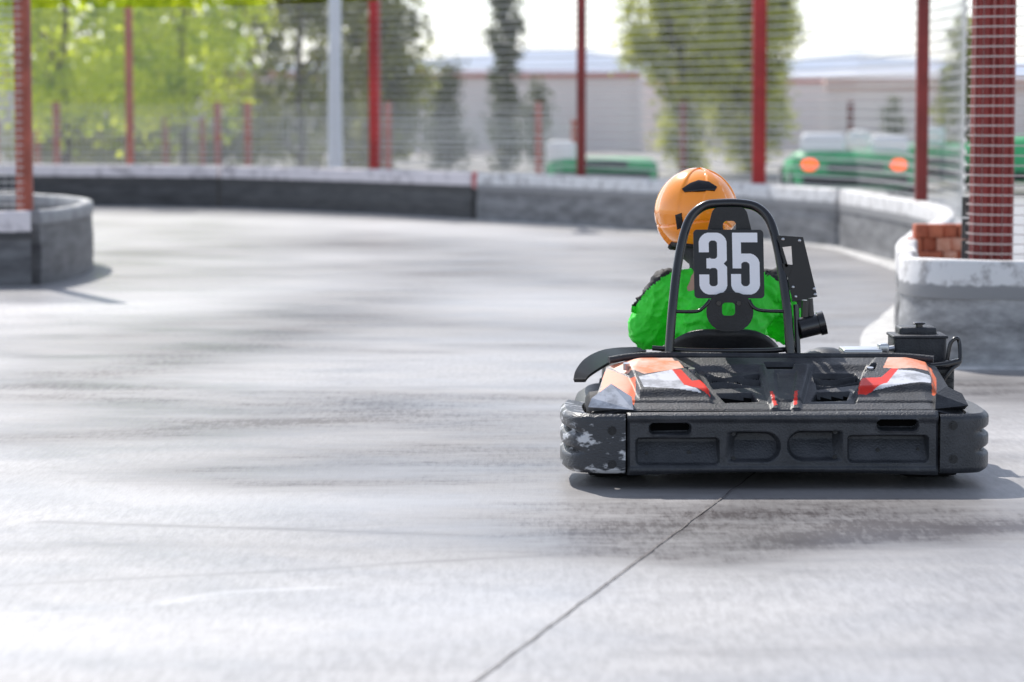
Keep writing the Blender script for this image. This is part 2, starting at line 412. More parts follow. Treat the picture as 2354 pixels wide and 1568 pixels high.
# tyre marks laid on the ground: path, half width, darkness
marks = [
 ([(-300,905),(190,893),(700,903),(1320,917)], 5, .60),
 ([(200,912),(560,925),(900,928)], 14, .55),
 ([(-200,1012),(250,1002),(560,978),(820,960)], 11, .85),
 ([(300,955),(600,960),(900,950)], 22, .46),
 ([(480,1085),(700,1062),(950,1050),(1150,1070)], 22, .55),
 ([(560,1110),(760,1112),(1000,1105)], 12, .30),
 ([(850,940),(1100,985),(1300,1030)], 45, .26),
 ([(-200,905),(150,865),(400,805),(650,750),(850,690),(1000,655),(1110,615),(1085,585),(850,562)], 13, .60),
 ([(100,885),(400,825),(600,780),(800,722)], 9, .40),
 ([(-100,800),(300,765),(560,730)], 9, .26),
 ([(300,585),(700,560),(950,556)], 10, .48),
 ([(300,640),(600,625),(1000,600)], 9, .26),
 ([(1500,660),(1200,635),(1000,630)], 9, .40),
 ([(700,720),(1000,745),(1400,750)], 9, .30),
 ([(600,800),(900,805),(1300,795)], 8, .40),
 ([(1330,1180),(1700,1172),(2100,1195)], 40, .62),
 ([(1400,1258),(1650,1266),(1850,1242),(2060,1205)], 12, 1.5),
 ([(1450,1222),(1700,1228),(1950,1215)], 28, .85),
 ([(1850,1248),(2100,1228),(2400,1205)], 7, .9),
 ([(1400,1245),(1600,1290),(1750,1275)], 12, .5),
 ([(1250,1240),(1450,1225),(1600,1190)], 20, .30),
 ([(2050,1175),(2300,1185),(2500,1185)], 30, .45),
 ([(100,1200),(600,1215),(1100,1232),(1500,1240)], 2.5, .45),
 ([(-50,1262),(400,1255),(800,1264)], 9, .12),
 ([(-50,1350),(300,1330),(700,1310),(1000,1290),(1400,1270)], 2.5, .28),
 ([(2200,880),(2354,910),(2600,905)], 18, .70),
 ([(1560,570),(1720,600),(1870,640),(1930,700),(1880,780)], 22, .60),
 ([(1250,1120),(1100,1010),(1000,940)], 20, .18),
 ([(1700,1500),(2000,1490),(2400,1500)], 16, .10),
 ([(1300,910),(1250,960),(1320,1000)], 22, .20),
]
A = np.zeros(X.shape)
for pts, wp, s in marks:
    g = [G(*q) for q in pts]; p = smoothpath(g, 5)
    Dm = sum(q.y for q in g)/len(g); wd = wp*Dm*Dm/7876
    d = dist_poly(p)
    A += s*(.75*np.exp(-(d/wd)**2)+.25*np.exp(-(d/(wd*2.2))**2))
A = 1-np.exp(-1.25*A)
lite = np.zeros(X.shape)
for pts, wp, s in [([(380,1385),(520,1362),(760,1350)], 4, .6), ([(-100,1420),(300,1395),(520,1372)], 3, .3), ([(900,1150),(1300,1165),(1600,1150)], 6, .3),
                   ([(300,700),(800,660),(1300,690)], 14, .35), ([(100,1130),(450,1150),(800,1160)], 18, .35), ([(-100,1480),(600,1460),(1100,1420)], 40, .25), ([(300,500),(900,520),(1400,560)], 10, .4)]:
    g = [G(*q) for q in pts]; Dm = sum(q.y for q in g)/len(g)
    lite += s*np.exp(-(dist_poly(smoothpath(g, 5))/(wp*Dm*Dm/7876))**2)
V = np.stack([X.ravel(), Y.ravel(), np.zeros(X.size)], 1)
I, J = np.meshgrid(np.arange(nx-1), np.arange(ny-1)); a = (J*nx+I).ravel()
Fc = np.stack([a, a+1, a+nx+1, a+nx], 1)
me = bpy.data.meshes.new('track'); me.from_pydata(V.tolist(), [], Fc.tolist())
at = me.attributes.new('rubber', 'FLOAT', 'POINT'); at.data.foreach_set('value', A.ravel().astype(np.float32))
at = me.attributes.new('scrape', 'FLOAT', 'POINT'); at.data.foreach_set('value', np.clip(lite,0,1).ravel().astype(np.float32))
m = bpy.data.materials.new('track_concrete'); m.use_nodes = True; n_ = m.node_tree.nodes; l_ = m.node_tree.links
b = n_['Principled BSDF']
tc = n_.new('ShaderNodeTexCoord')
def noise_(scale, st_=(1,1,1), det=6, ro=.6):
    mp = n_.new('ShaderNodeMapping'); mp.inputs['Scale'].default_value = st_; l_.new(tc.outputs['Object'], mp.inputs['Vector'])
    q = n_.new('ShaderNodeTexNoise'); q.inputs['Scale'].default_value = scale; q.inputs['Detail'].default_value = det; q.inputs['Roughness'].default_value = ro
    l_.new(mp.outputs[0], q.inputs['Vector']); return q.outputs['Fac']
def math_(op, *args, clamp=False):
    q = n_.new('ShaderNodeMath'); q.operation = op; q.use_clamp = clamp
    for i, v in enumerate(args):
        if isinstance(v, (int, float)): q.inputs[i].default_value = v
        else: l_.new(v, q.inputs[i])
    return q.outputs[0]
def ramp_(fac, p0, p1, c0, c1):
    q = n_.new('ShaderNodeValToRGB'); q.color_ramp.elements[0].position = p0; q.color_ramp.elements[1].position = p1
    q.color_ramp.elements[0].color = (*c0, 1); q.color_ramp.elements[1].color = (*c1, 1); l_.new(fac, q.inputs[0]); return q.outputs[0]
def mix_(f, a, b_, mode='MIX'):
    q = n_.new('ShaderNodeMix'); q.data_type = 'RGBA'; q.blend_type = mode
    if isinstance(f, float): q.inputs[0].default_value = f
    else: l_.new(f, q.inputs[0])
    for ix, v in ((6, a), (7, b_)):
        if isinstance(v, tuple): q.inputs[ix].default_value = (*v, 1)
        else: l_.new(v, q.inputs[ix])
    return q.outputs[2]
att = n_.new('ShaderNodeAttribute'); att.attribute_name = 'rubber'
att2 = n_.new('ShaderNodeAttribute'); att2.attribute_name = 'scrape'
broad = noise_(.7, (.4, .8, 1), 4, .5)
fine = noise_(120, (1,1,1), 3, .7)
grit = noise_(45, (1,.16,1), 4, .75)
patchy = noise_(3, (.4, .7, 1), 5, .6)
streak = noise_(3.2, (.35, 1.1, 1), 7, .68)
basec = ramp_(broad, .36, .64, (.375,.365,.362), (.515,.503,.50))
col = mix_(.75, basec, ramp_(grit, .34, .62, (.70,.695,.69), (1.06,1.06,1.06)), 'MULTIPLY')
col = mix_(.6, col, ramp_(patchy, .35, .6, (.84,.84,.845), (1,1,1)), 'MULTIPLY')
col = mix_(.3, col, ramp_(fine, .30, .62, (.72,.71,.71), (1,1,1)), 'MULTIPLY')
mod = math_('MULTIPLY_ADD', streak, 2.4, -.26)
rub = math_('MULTIPLY', att.outputs['Fac'], mod, clamp=True)
gr2 = math_('MULTIPLY_ADD', grit, 2.2, -.05)
rub = math_('MULTIPLY', rub, gr2, clamp=True)
extra = ramp_(streak, .55, .76, (0,0,0), (.20,.20,.20))
rub2 = math_('ADD', rub, extra, clamp=True)
col = mix_(att2.outputs['Fac'], col, (.58,.57,.57))
col = mix_(rub2, col, (.062,.052,.052))
l_.new(col, b.inputs['Base Color'])
rr = ramp_(patchy, .35, .65, (.34,.34,.34), (.54,.54,.54)); l_.new(rr, b.inputs['Roughness'])
b.inputs['Specular IOR Level'].default_value = .34
bp = n_.new('ShaderNodeBump'); bp.inputs['Strength'].default_value = .35; bp.inputs['Distance'].default_value = .003
l_.new(grit, bp.inputs['Height']); l_.new(bp.outputs[0], b.inputs['Normal'])
tag(link_mesh('track', me, m, smooth=False), kind='structure')

# expansion joint
a = G(1741,1085); c = G(1095,1568); d = (c-a).normalized(); nrm = Vector((d.y, -d.x, 0))
V = []; Fc = []; n = 220
for i in range(n+1):
    p = a + d*(-1.2 + 5.6*i/n)
    wv = .0024+.0018*mnoise.noise(Vector((i*.6, 3, 0))); off = .005*mnoise.noise(Vector((i*.16, 9, 0)))
    V += [p+nrm*(off-wv)+Vector((0,0,.004)), p+nrm*(off+wv)+Vector((0,0,.004))]
    if i: Fc.append((2*i-2, 2*i-1, 2*i+1, 2*i))
tag(raw('expansion_joint', V, Fc, M['joint'], smooth=False), kind='structure')

# hills
def hills(name, Yd, pts, m):
    V = []; Fc = []; n = 220
    for i in range(n+1):
        px = -900+4200*i/n
        y = np.interp(px, [p[0] for p in pts], [p[1] for p in pts]) + 4*mnoise.noise(Vector((px*.012, Yd, 0)))+1.5*mnoise.noise(Vector((px*.06, Yd, 0)))
        top = P(px, y, Yd); x0 = top.x
        for k in range(9):
            t = k/8
            V.append((x0*(1-.12*(1-t)), Yd-700*(1-t), -1+(top.z+1)*(t**.8)))
        if i:
            for k in range(8):
                a = (i-1)*9+k; Fc.append((a, a+9, a+10, a+1))
    tag(raw(name, V, Fc, m), kind='structure')
hills('hills', 4200, [(-900,150),(600,150),(1000,135),(1150,118),(1290,108),(1420,125),(1600,150),(1800,138),(1960,122),(2060,130),(2200,140),(3300,150)], M['hill_haze'])
hills('foothills', 3000, [(-900,185),(900,178),(1010,160),(1300,165),(1500,170),(1850,165),(2000,160),(2150,158),(2300,175),(3300,180)], M['hill_haze2'])

# ------------------------------------------------------------------ barriers
BH = .486
def prof_panel(th, z0, z1):
    h = th/2
    return [(-h, z0), (-h, z1), (h*.9, z1), (h*.9, z1*.78), (h*1.12, z1*.62), (h*1.12, z1*.30), (h, z1*.15), (h*1.15, z0)]
def prof_cap(th, z0, z1):
    h = th/2; r = .016
    return [(-h, z0), (-h, z1-r), (-h+r*.4, z1-r*.3), (-h+r, z1), (h-r, z1), (h-r*.4, z1-r*.3), (h, z1-r), (h, z0)]
def barrier(label, path, mp, mc, split=.31, group=None, n=6, strap=None, cth=.10):
    p = smoothpath([Vector((q[0], q[1], 0)) for q in path], n)
    mid = p[len(p)//2]
    t = thing('track_barrier', label, 'barrier', (mid.x, mid.y, 0), group)
    bm = B(); sweep2d(bm, p, lambda i, s: prof_panel(cth-.008, 0.0, split)); obj('panel', bm, mp, t)
    bm = B(); sweep2d(bm, p, lambda i, s: prof_cap(cth, split+.001, BH+.008*mnoise.noise(Vector((p[i].x*2.3, p[i].y*2.3, 0))))); obj('cap', bm, mc, t)
    if strap is not None:
        q = p[strap]; bm = B(); box(bm, (q.x, q.y, .41), (.05,.15,.165), bev=.01); obj('strap', bm, M['capred'], t)
    return p
def resample(p, L):
    p = [Vector((q[0], q[1], 0)) for q in p]; out = [p[0]]
    for a, b_ in zip(p[:-1], p[1:]):
        k = max(1, int((b_-a).length/L))
        for i in range(1, k+1): out.append(a.lerp(b_, i/k))
    return out
T = lambda px, py: G(px, py, BH)
full = [T(-500,377), T(-100,377), T(200,378.5), T(500,381), T(800,388), T(1096,397), T(1300,404), T(1500,413), T(1720,422), T(1936,434)]
sp = smoothpath([Vector((q.x, q.y, 0)) for q in full], 8)
spf = resample(sp, .03)
def cut(x0, x1):
    out = [q for q in spf if x0 <= proj((q.x, q.y, BH))[0] <= x1]
    return out[::6]+[out[-1]]
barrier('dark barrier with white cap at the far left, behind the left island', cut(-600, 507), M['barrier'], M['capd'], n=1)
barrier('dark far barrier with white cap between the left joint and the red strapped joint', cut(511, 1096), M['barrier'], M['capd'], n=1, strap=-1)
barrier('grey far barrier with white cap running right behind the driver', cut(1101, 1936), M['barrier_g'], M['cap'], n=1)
s_pts = [(2.745,23.50),(2.86,22.2),(2.96,20.8),(2.93,19.4),(2.70,17.8),(2.31,16.1),(2.03,14.7),(1.91,13.75)]
barrier('grey barrier bending in an S towards the near right corner', s_pts, M['barrier_g'], M['cap'])
n_pts = [(1.895,13.70),(1.85,13.35),(1.88,13.10),(2.02,12.95),(2.4,12.90),(3.2,12.86),(4.6,12.8)]
barrier('near right grey barrier with chipped white cap and rounded corner', n_pts, M['barrier_n'], M['cap'], cth=.07)
l1 = [(-5.4,18.55),(-4.4,18.6),(-3.6,18.66),(-3.16,18.74)]
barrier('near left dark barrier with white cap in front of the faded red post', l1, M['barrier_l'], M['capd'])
l2 = [(-3.14,18.80),(-3.08,19.1),(-3.04,19.7),(-3.05,20.4),(-3.17,21.2),(-3.5,22.0),(-4.0,22.5),(-5.2,22.7)]
barrier('grey rounded end barrier of the left island', l2, M['barrier_l'], M['gcap'], split=.40, cth=.08)

kp = smoothpath([Vector((q.x, q.y, 0)) for q in sp[::8]] + [Vector((x, y, 0)) for x, y in s_pts[1:]] + [Vector((x, y, 0)) for x, y in n_pts[1:]], 4)
def kw(i): return .13+.07*max(0, min(1, (24-kp[i].y)/3))*max(0, min(1, (kp[i].y-12.9)/1.0))+.03*mnoise.noise(Vector((kp[i].x*1.5, kp[i].y*1.5, 2)))
bm = B(); sweep2d(bm, kp, lambda i, s: [(.03, .001), (.03, .012), (kw(i), .010), (kw(i)+.02, .001)])
tag(obj('kerb', bm, M['strip']), kind='structure')

# ------------------------------------------------------------------ fences
def wires(path, z0, z1, step, wh, wv, off=0.0, vstep=None):
    V = []; Fc = []
    p = [Vector((q[0], q[1], 0)) for q in path]
    n = len(p); nr = []
    for i in range(n):
        d = (p[min(i+1,n-1)]-p[max(i-1,0)]).normalized(); nr.append(Vector((d.y, -d.x, 0)))
    z = z0
    while z <= z1+1e-6:
        h = wh/2
        for i in range(n):
            zz = z+.006*mnoise.noise(Vector((p[i].x*.7, p[i].y*.7, z*3)))
            k0 = len(V)
            V += [p[i]+nr[i]*(off+o)+Vector((0,0,zz+q)) for o, q in ((-h,-h),(h,-h),(h,h),(-h,h))]
            if i:
                for k in range(4): Fc.append((k0-4+k, k0-4+(k+1)%4, k0+(k+1)%4, k0+k))
        z += step
    vs = vstep or step; acc = 0
    for i in range(n-1):
        L = (p[i+1]-p[i]).length; d = (p[i+1]-p[i]).normalized()
        while acc < L:
            q = p[i]+d*acc+nr[i]*(off+wh/2+wv/2+.001); h = wv/2; k0 = len(V)
            V += [q+Vector((x, y, z0)) for x, y in ((-h,-h),(h,-h),(h,h),(-h,h))]+[q+Vector((x, y, z1)) for x, y in ((-h,-h),(h,-h),(h,h),(-h,h))]
            for k in range(4): Fc.append((k0+k, k0+(k+1)%4, k0+4+(k+1)%4, k0+4+k))
            acc += vs
        acc -= L
    return V, Fc
def net(parent, m, *a, **k):
    V, Fc = wires(*a, **k); raw('wire_mesh', V, Fc, m, parent, smooth=False)
def post_bm(x, y, w_, z1, z0=0.0, rot=0):
    bm = B(); box(bm, (x, y, (z0+z1)/2), (w_, w_, z1-z0), Matrix.Rotation(rot, 4, 'Z'), bev=.006)
    box(bm, (x, y, z1+.006), (w_+.012, w_+.012, .012))
    box(bm, (x, y, z0+.006), (w_*2, w_*2, .012))
    return bm
main = smoothpath([Vector((q.x, q.y, 0)) for q in full], 8) + smoothpath([Vector((x, y, 0)) for x, y in s_pts[1:5]], 6)
mid = main[len(main)//2]
f1 = thing('wire_fence', 'tall red-posted wire mesh fence standing along the whole far barrier', 'fence', (mid.x, mid.y+.16, 0))
net(f1, M['wire'], resample(main, .4), .42, 2.27, .076, .0105, .0024, off=-.12, vstep=.06)
def on_path(px):
    return min(resample(main, .05), key=lambda q: abs(proj((q.x, q.y+.2, BH))[0]-px) + (1000 if q.y < 18 else 0))
for px, wpx, mm in ((295,.08,'posto'),(862,.12,'post'),(1335,.09,'postd'),(1741,.115,'post'),(2118,.085,'postd')):
    q = on_path(px); obj('post', post_bm(q.x, q.y+.2, wpx, 2.27), M[mm], f1)
f2 = thing('wire_fence', 'wire mesh fence with one faded red post on the left island', 'fence', (-3.24, 18.95, 0))
net(f2, M['wire'], resample([(-5.4,18.8),(-4.2,18.85),(-3.23,18.9)], .4), .42, 2.02, .05, .006, .002)
obj('post', post_bm(-3.235, 18.97, .10, 2.05), M['postl'], f2)
cx_, cy_ = P(2280, 400, 13.55).x, 13.55
f3 = thing('wire_fence', 'near right wire mesh fence wrapped round a thick ribbed red column', 'fence', (cx_, cy_, 0))
net(f3, M['wirew'], resample(smoothpath([(2.15,13.5),(2.17,13.40),(2.24,13.34),(2.45,13.30),(3.2,13.27),(4.6,13.2)], 6), .1), .40, 2.9, .046, .0058, .0010, vstep=.05)
bm = B(); n = 120; ring = []; rb_ = []
for k in range(n):
    a = 2*math.pi*k/n; sq = .095/max(abs(math.cos(a)), abs(math.sin(a))); sq = min(sq, .115)
    r_ = sq*(1-.10*(1 if (k%6) in (0,1) else 0))
    ring.append(bm.verts.new((cx_+r_*math.cos(a), cy_+r_*math.sin(a), 0))); rb_.append(bm.verts.new((cx_+r_*math.cos(a), cy_+r_*math.sin(a), 3.0)))
for k in range(n): bm.faces.new((ring[k], ring[(k+1)%n], rb_[(k+1)%n], rb_[k]))
bm.faces.new(rb_)
obj('post', bm, M['postd'], f3)
bm = B(); q = P(2232, 400, 13.75)
for k in range(7): tube(bm, [(q.x+.03, 13.76, .02+k*.105), (q.x+.03, 13.76, .115+k*.105)], .07, 16)
obj('pad', bm, M['rubber'], f3)
def low_fence(label, Yd, posts, z1, m, xpx0, xpx1, w_=.09):
    x0 = P(xpx0, 300, Yd).x; x1 = P(xpx1, 300, Yd).x
    t = thing('wire_fence', label, 'fence', ((x0+x1)/2, Yd, 0))
    net(t, M['wire'], resample([(x0, Yd-.06), (x1, Yd-.06)], 2), .05, z1, .07, .009, .004)
    for px in posts: obj('post', post_bm(P(px, 300, Yd).x, Yd+.02, w_, z1), m, t)
low_fence('low wire fence of short red posts just behind the tall far fence', 36, (-60,130,500,570,892,1238), 1.19, M['posto'], -300, 1290, .08)
low_fence('lowest wire fence of short orange-red posts, farther back on the left', 40, (-10,85,380,465,1320), .96, M['posto'], -300, 1330, .085)
low_fence('low dark-posted wire fence beyond the green cars on the right', 44, (1570,1955,2420), 1.2, M['postd'], 1420, 2600, .09)

# ------------------------------------------------------------------ pole
pb = P(771, 400, 33.4)
t = thing('lamp_pole', 'pale grey metal lamp pole behind the far barrier', 'lamp pole', (pb.x, pb.y, 0))
bm = B(); tube(bm, [(pb.x, pb.y, 0), (pb.x, pb.y, 1.2), (pb.x+.02, pb.y, 6)], .08, 16, rad=[.095,.08,.055]); obj('pole', bm, M['pole'], t)
bm = B(); box(bm, (pb.x, pb.y, .012), (.34,.34,.024)); obj('base_plate', bm, M['pole'], t)
bm = B(); tube(bm, smoothpath([(pb.x+.02,pb.y,5.9),(pb.x+.1,pb.y-.2,6.2),(pb.x+.1,pb.y-1.1,6.3)]), .03); obj('arm', bm, M['pole'], t)
bm = B(); box(bm, (pb.x+.1,pb.y-1.25,6.3), (.22,.5,.08), bev=.02); obj('lamp_head', bm, M['pole'], t)

# ------------------------------------------------------------------ boundary walls
def wall(name, label, px0, px1, Yd, ytop, m, mc, cop=.16):
    a = P(px0, ytop, Yd); b_ = P(px1, ytop, Yd)
    t = thing(name, label, 'wall', ((a.x+b_.x)/2, Yd, 0))
    bm = B(); box(bm, ((a.x+b_.x)/2, Yd, a.z/2), (b_.x-a.x, .25, a.z)); obj('wall', bm, m, t)
    k = int((b_.x-a.x)/4)
    for i in range(k+1):
        bm = B(); box(bm, (a.x+(b_.x-a.x)*i/max(k,1), Yd-.15, a.z/2-.02), (.22,.06,a.z-.04)); obj('pilaster', bm, m, t)
    bm = B(); box(bm, ((a.x+b_.x)/2, Yd, a.z+cop/2+.001), (b_.x-a.x+.1, .5, cop)); obj('coping', bm, mc, t)
wall('boundary_wall', 'long pale plastered wall with red coping beyond the thin tree', -400, 1470, 70, 178, M['wall'], M['coping'], .14)
wall('boundary_wall', 'pale wall with thin red coping between the poplars and the right edge', 1480, 1905, 72, 190, M['wall'], M['coping'], .10)
wall('boundary_wall', 'tan-topped wall behind the small cypress at the right', 1900, 2700, 66, 205, M['wall2'], M['tan'], .26)

# ------------------------------------------------------------------ trees
def tree(name, label, px, Yd, height, prof, n, leaf, m, trunk=.07, lean=0.0, ncl=40, spread=.22, group=None, seed=1, zmin=.5, limbs=10, cat='tree', even=False):
    rnd = np.random.RandomState(seed)
    x0 = P(px, 300, Yd).x
    t = thing(name, label, cat, (x0, Yd, 0), group)
    zs = [p[0] for p in prof]; ws = [p[1] for p in prof]
    cl = []
    while len(cl) < ncl:
        z = zmin+(height-zmin)*(len(cl)+rnd.rand())/ncl if even else rnd.uniform(zmin, height)
        wv = np.interp(z, zs, ws)
        if not even and rnd.rand() > wv/max(ws)+.1: continue
        a = rnd.uniform(0, 6.283); r = wv*math.sqrt(rnd.rand())*.92
        cl.append((x0+lean*z+r*math.cos(a), Yd+r*math.sin(a)*.8, z))
    cl = np.array(cl)
    per = rnd.randint(0, ncl, n)
    c = cl[per] + rnd.normal(0, spread, (n, 3))*np.array([1,1,1.15])
    c[:,2] = np.maximum(c[:,2], .05)
    ax = rnd.normal(0, 1, (n,3)); ax /= np.linalg.norm(ax, axis=1)[:,None]
    bx = rnd.normal(0, 1, (n,3)); bx -= ax*(ax*bx).sum(1)[:,None]; bx /= np.linalg.norm(bx, axis=1)[:,None]
    s = leaf*rnd.uniform(.6, 1.25, n)[:,None]
    V = np.stack([c-ax*s*.5, c+bx*s*.34, c+ax*s*.5, c-bx*s*.34], 1).reshape(-1,3)
    Fc = np.arange(4*n).reshape(-1,4)
    raw('crown', V.tolist(), Fc.tolist(), m, t, smooth=False)
    bm = B()
    tp = [(x0+lean*height*.8*k/8+.03*math.sin(k*1.7), Yd+.03*math.cos(k*2.1), height*.85*k/8) for k in range(9)]
    tube(bm, tp, trunk, 10, rad=[trunk*(1-.09*k) for k in range(9)])
    for k in range(min(limbs, ncl)):
        e = cl[k*(ncl//max(1,limbs)) if even else k]; zb = max(.25, e[2]-.35*height*rnd.uniform(.25,.6)); f = zb/(height*.85)
        bp_ = Vector((x0+lean*height*.8*f, Yd, zb)); ev = Vector(e)
        midp = bp_.lerp(ev, .5)+Vector((0,0,.08)); tube(bm, [bp_, midp, ev], .02, 6, rad=[trunk*.45, trunk*.3, trunk*.12])
    obj('trunk', bm, M['bark'], t)
tree('leafy_tree', 'bright yellow-green leafy tree at the far left', 150, 39, 5.2, [(.7,.5),(1.3,1.2),(2.5,1.5),(4,1.3),(5.2,.4)], 9000, .15, M['leafy'], ncl=85, spread=.2, seed=3, zmin=1.0)
tree('leafy_tree', 'yellow-green leafy tree between the faded red post and the lamp pole', 420, 41, 5.5, [(.7,.5),(1.2,1.1),(2.5,1.3),(4,1.1),(5.5,.4)], 8500, .14, M['leafy'], ncl=80, spread=.2, seed=4, zmin=1.0)
tree('leafy_tree', 'darker olive green tree directly behind the lamp pole', 690, 45, 6, [(.5,.6),(1.5,1.3),(3,1.4),(5,1.2),(6,.4)], 12500, .13, M['leafd'], ncl=90, spread=.2, seed=5, zmin=.9)
tree('leafy_tree', 'dark olive tree to the right of the bright red post', 890, 46, 5.8, [(.5,.4),(1.5,.70),(3,.70),(5,.6),(5.8,.3)], 12000, .12, M['leafd'], ncl=75, spread=.15, seed=6, zmin=.4)
tree('leafy_tree', 'dark green tree filling the gap far behind the bright left trees', 290, 52, 6.5, [(.3,1.2),(1.5,2.0),(3,2.3),(5,2.0),(6.5,.6)], 5500, .16, M['leafd'], ncl=70, spread=.26, seed=8, zmin=.4)
tree('poplar_tree', 'thin dark columnar tree standing alone against the sky', 1162, 50, 6.5, [(.1,.20),(1.5,.24),(3,.26),(5,.22),(6.5,.08)], 6500, .11, M['leafc'], trunk=.05, ncl=110, spread=.085, seed=9, zmin=.1, even=True)
tree('poplar_tree', 'broad olive poplar just left of the red post behind the driver', 1572, 48, 7, [(0,.15),(.7,.30),(1.2,.50),(1.6,.85),(2.4,1.0),(4,1.0),(6,.6),(7,.2)], 24000, .115, M['leafp'], trunk=.08, lean=-.02, ncl=170, spread=.13, seed=10, zmin=.2)
tree('poplar_tree', 'broad olive poplar right behind the red post nearest the helmet', 1725, 49, 7, [(0,.2),(.7,.60),(1.4,.78),(2.4,.78),(4,.8),(6,.5),(7,.2)], 21000, .115, M['leafp'], trunk=.08, ncl=150, spread=.13, seed=11, zmin=.2)
tree('poplar_tree', 'dull green young tree beside the ribbed red column', 2222, 42, 2.4, [(0,.2),(.5,.35),(1.2,.4),(1.8,.25),(2.4,.08)], 3600, .10, M['leafd'], trunk=.04, ncl=34, spread=.10, seed=12, zmin=.1)
tree('cypress_tree', 'small dark cypress beyond the green cars', 2052, 56, 1.42, [(0,.18),(.6,.22),(1.1,.13),(1.42,.04)], 1800, .07, M['leafc'], trunk=.03, ncl=24, spread=.06, seed=13, zmin=.1)
tree('shrub', 'tall dark shrub left of the thin columnar tree', 1030, 50, 1.7, [(0,.3),(.8,.33),(1.4,.24),(1.7,.1)], 2600, .10, M['leafc'], trunk=.03, ncl=26, spread=.12, seed=14, zmin=.1, cat='shrub')
tree('shrub', 'small dark shrub right of the thin columnar tree', 1232, 52, 1.45, [(0,.2),(.8,.26),(1.45,.16)], 1500, .09, M['leafc'], trunk=.03, ncl=18, spread=.10, seed=15, zmin=.1, cat='shrub')
for i, (px, yd, lab) in enumerate(((120,46,'low dark shrub under the bright far left tree'),(330,46,'low dark shrub behind the second short posts'),(560,48,'low dark shrub left of the lamp pole'),(800,49,'low dark shrub right of the lamp pole'))):
    tree('shrub', lab, px, yd, 1.15, [(0,.9),(.6,.9),(1.15,.4)], 2600, .11, M['leafd'], trunk=.03, ncl=30, spread=.16, seed=20+i, zmin=.1, cat='shrub')

# ------------------------------------------------------------------ green cars beyond the fence
def green_car(label, px, Yd, half, whites, lights, zt=.56):
    c = P(px, 400, Yd); t = thing('green_car', label, 'car', (c.x, c.y, 0), 'low green cars parked beyond the fence')
    bm = B()
    n = 24; rings = []
    for k in range(7):
        y = Yd+[0,.06,.3,1.0,1.6,1.95,2.0][k]; s = [.90,.97,1,1,.97,.85,.7][k]; zz = [zt*.93,zt,zt+.02,zt*.92,zt*.8,zt*.62,zt*.5][k]
        r = []
        for j in range(n):
            a = 2*math.pi*j/n; cxx = math.copysign(abs(math.cos(a))**.35, math.cos(a)); czz = math.copysign(abs(math.sin(a))**.35, math.sin(a))
            r.append(bm.verts.new((c.x+half*s*cxx, y, .14+(zz-.14)*(.5+.5*czz))))
        rings.append(r)
    for i in range(6):
        for j in range(n): bm.faces.new((rings[i][j], rings[i][(j+1)%n], rings[i+1][(j+1)%n], rings[i+1][j]))
    bm.faces.new(rings[0]); bm.faces.new(rings[-1])
    obj('body', bm, M['vgreen'], t)
    for sx in (-1, 1):
        for yy in (.4, 1.55):
            bm = B(); tube(bm, [(c.x+sx*(half-.16), Yd+yy, .19), (c.x+sx*(half+.01), Yd+yy, .19)], .19, 24); wh = obj('wheel', bm, M['rubber'], t)
            bm = B(); tube(bm, [(c.x+sx*(half-.05), Yd+yy, .19), (c.x+sx*(half+.018), Yd+yy, .19)], .10, 16); obj('rim', bm, M['steel'], wh)
    for wx, wr, wz in whites:
        q = P(wx, 330, Yd+.12); bm = B(); box(bm, (q.x, Yd+.18, (zt+wz)/2-.03), (wr*2, .16, wz-zt+.06), bev=.075); obj('seat_back', bm, M['vwhite'], t)
    for lx in lights:
        q = P(lx, 379, Yd); bm = B(); ell(bm, (q.x, Yd-.0, q.z), (.10,.05,.07)); obj('tail_light', bm, M['lamp'], t)
    bm = B(); box(bm, (c.x, Yd-.02, .40), (half*.9,.05,.11), bev=.02); obj('grille', bm, M['vglass'], t)
    bm = B(); box(bm, (c.x, Yd-.03, .24), (half*1.7,.08,.12), bev=.03); obj('bumper', bm, M['black'], t)
green_car('low green car with two lit orange tail lights and white seat backs', 1966, 35, .76, ((1893,.28,.82),(2045,.24,.80)), (1861,2066), zt=.60)
green_car('low green car mostly hidden behind the car with lit orange lights', 2150, 39, .75, ((2140,.2,.88),(1975,.16,.82)), (), zt=.62)
green_car('low green car left of the poplars with one white seat back', 1385, 37, .72, ((1290,.2,.70),), (), zt=.46)
green_car('low green car seen through the fence right of the ribbed column', 2440, 37, .78, ((2420,.2,.86),), (), zt=.75)

bt = P(2172, 560, 15.0)
t = thing('brick_stack', 'stack of orange terracotta bricks inside the right barrier bend', 'bricks', (bt.x, 15.0, 0))
rnd = random.Random(4)
for r_ in range(8):
    for c_ in range(5):
        bm = B(); xx = bt.x-.16+c_*.075+(.03 if r_%2 else 0)
        box(bm, (xx+rnd.uniform(-.004,.004), 15.0+rnd.uniform(-.02,.02), .034+r_*.0705), (.072,.11,.069), Matrix.Rotation(rnd.uniform(-.06,.06), 4, 'Z'), bev=.006)
        obj('brick', bm, M['brick2'] if rnd.random() < .5 and c_ > 1 else M['brick'], t)

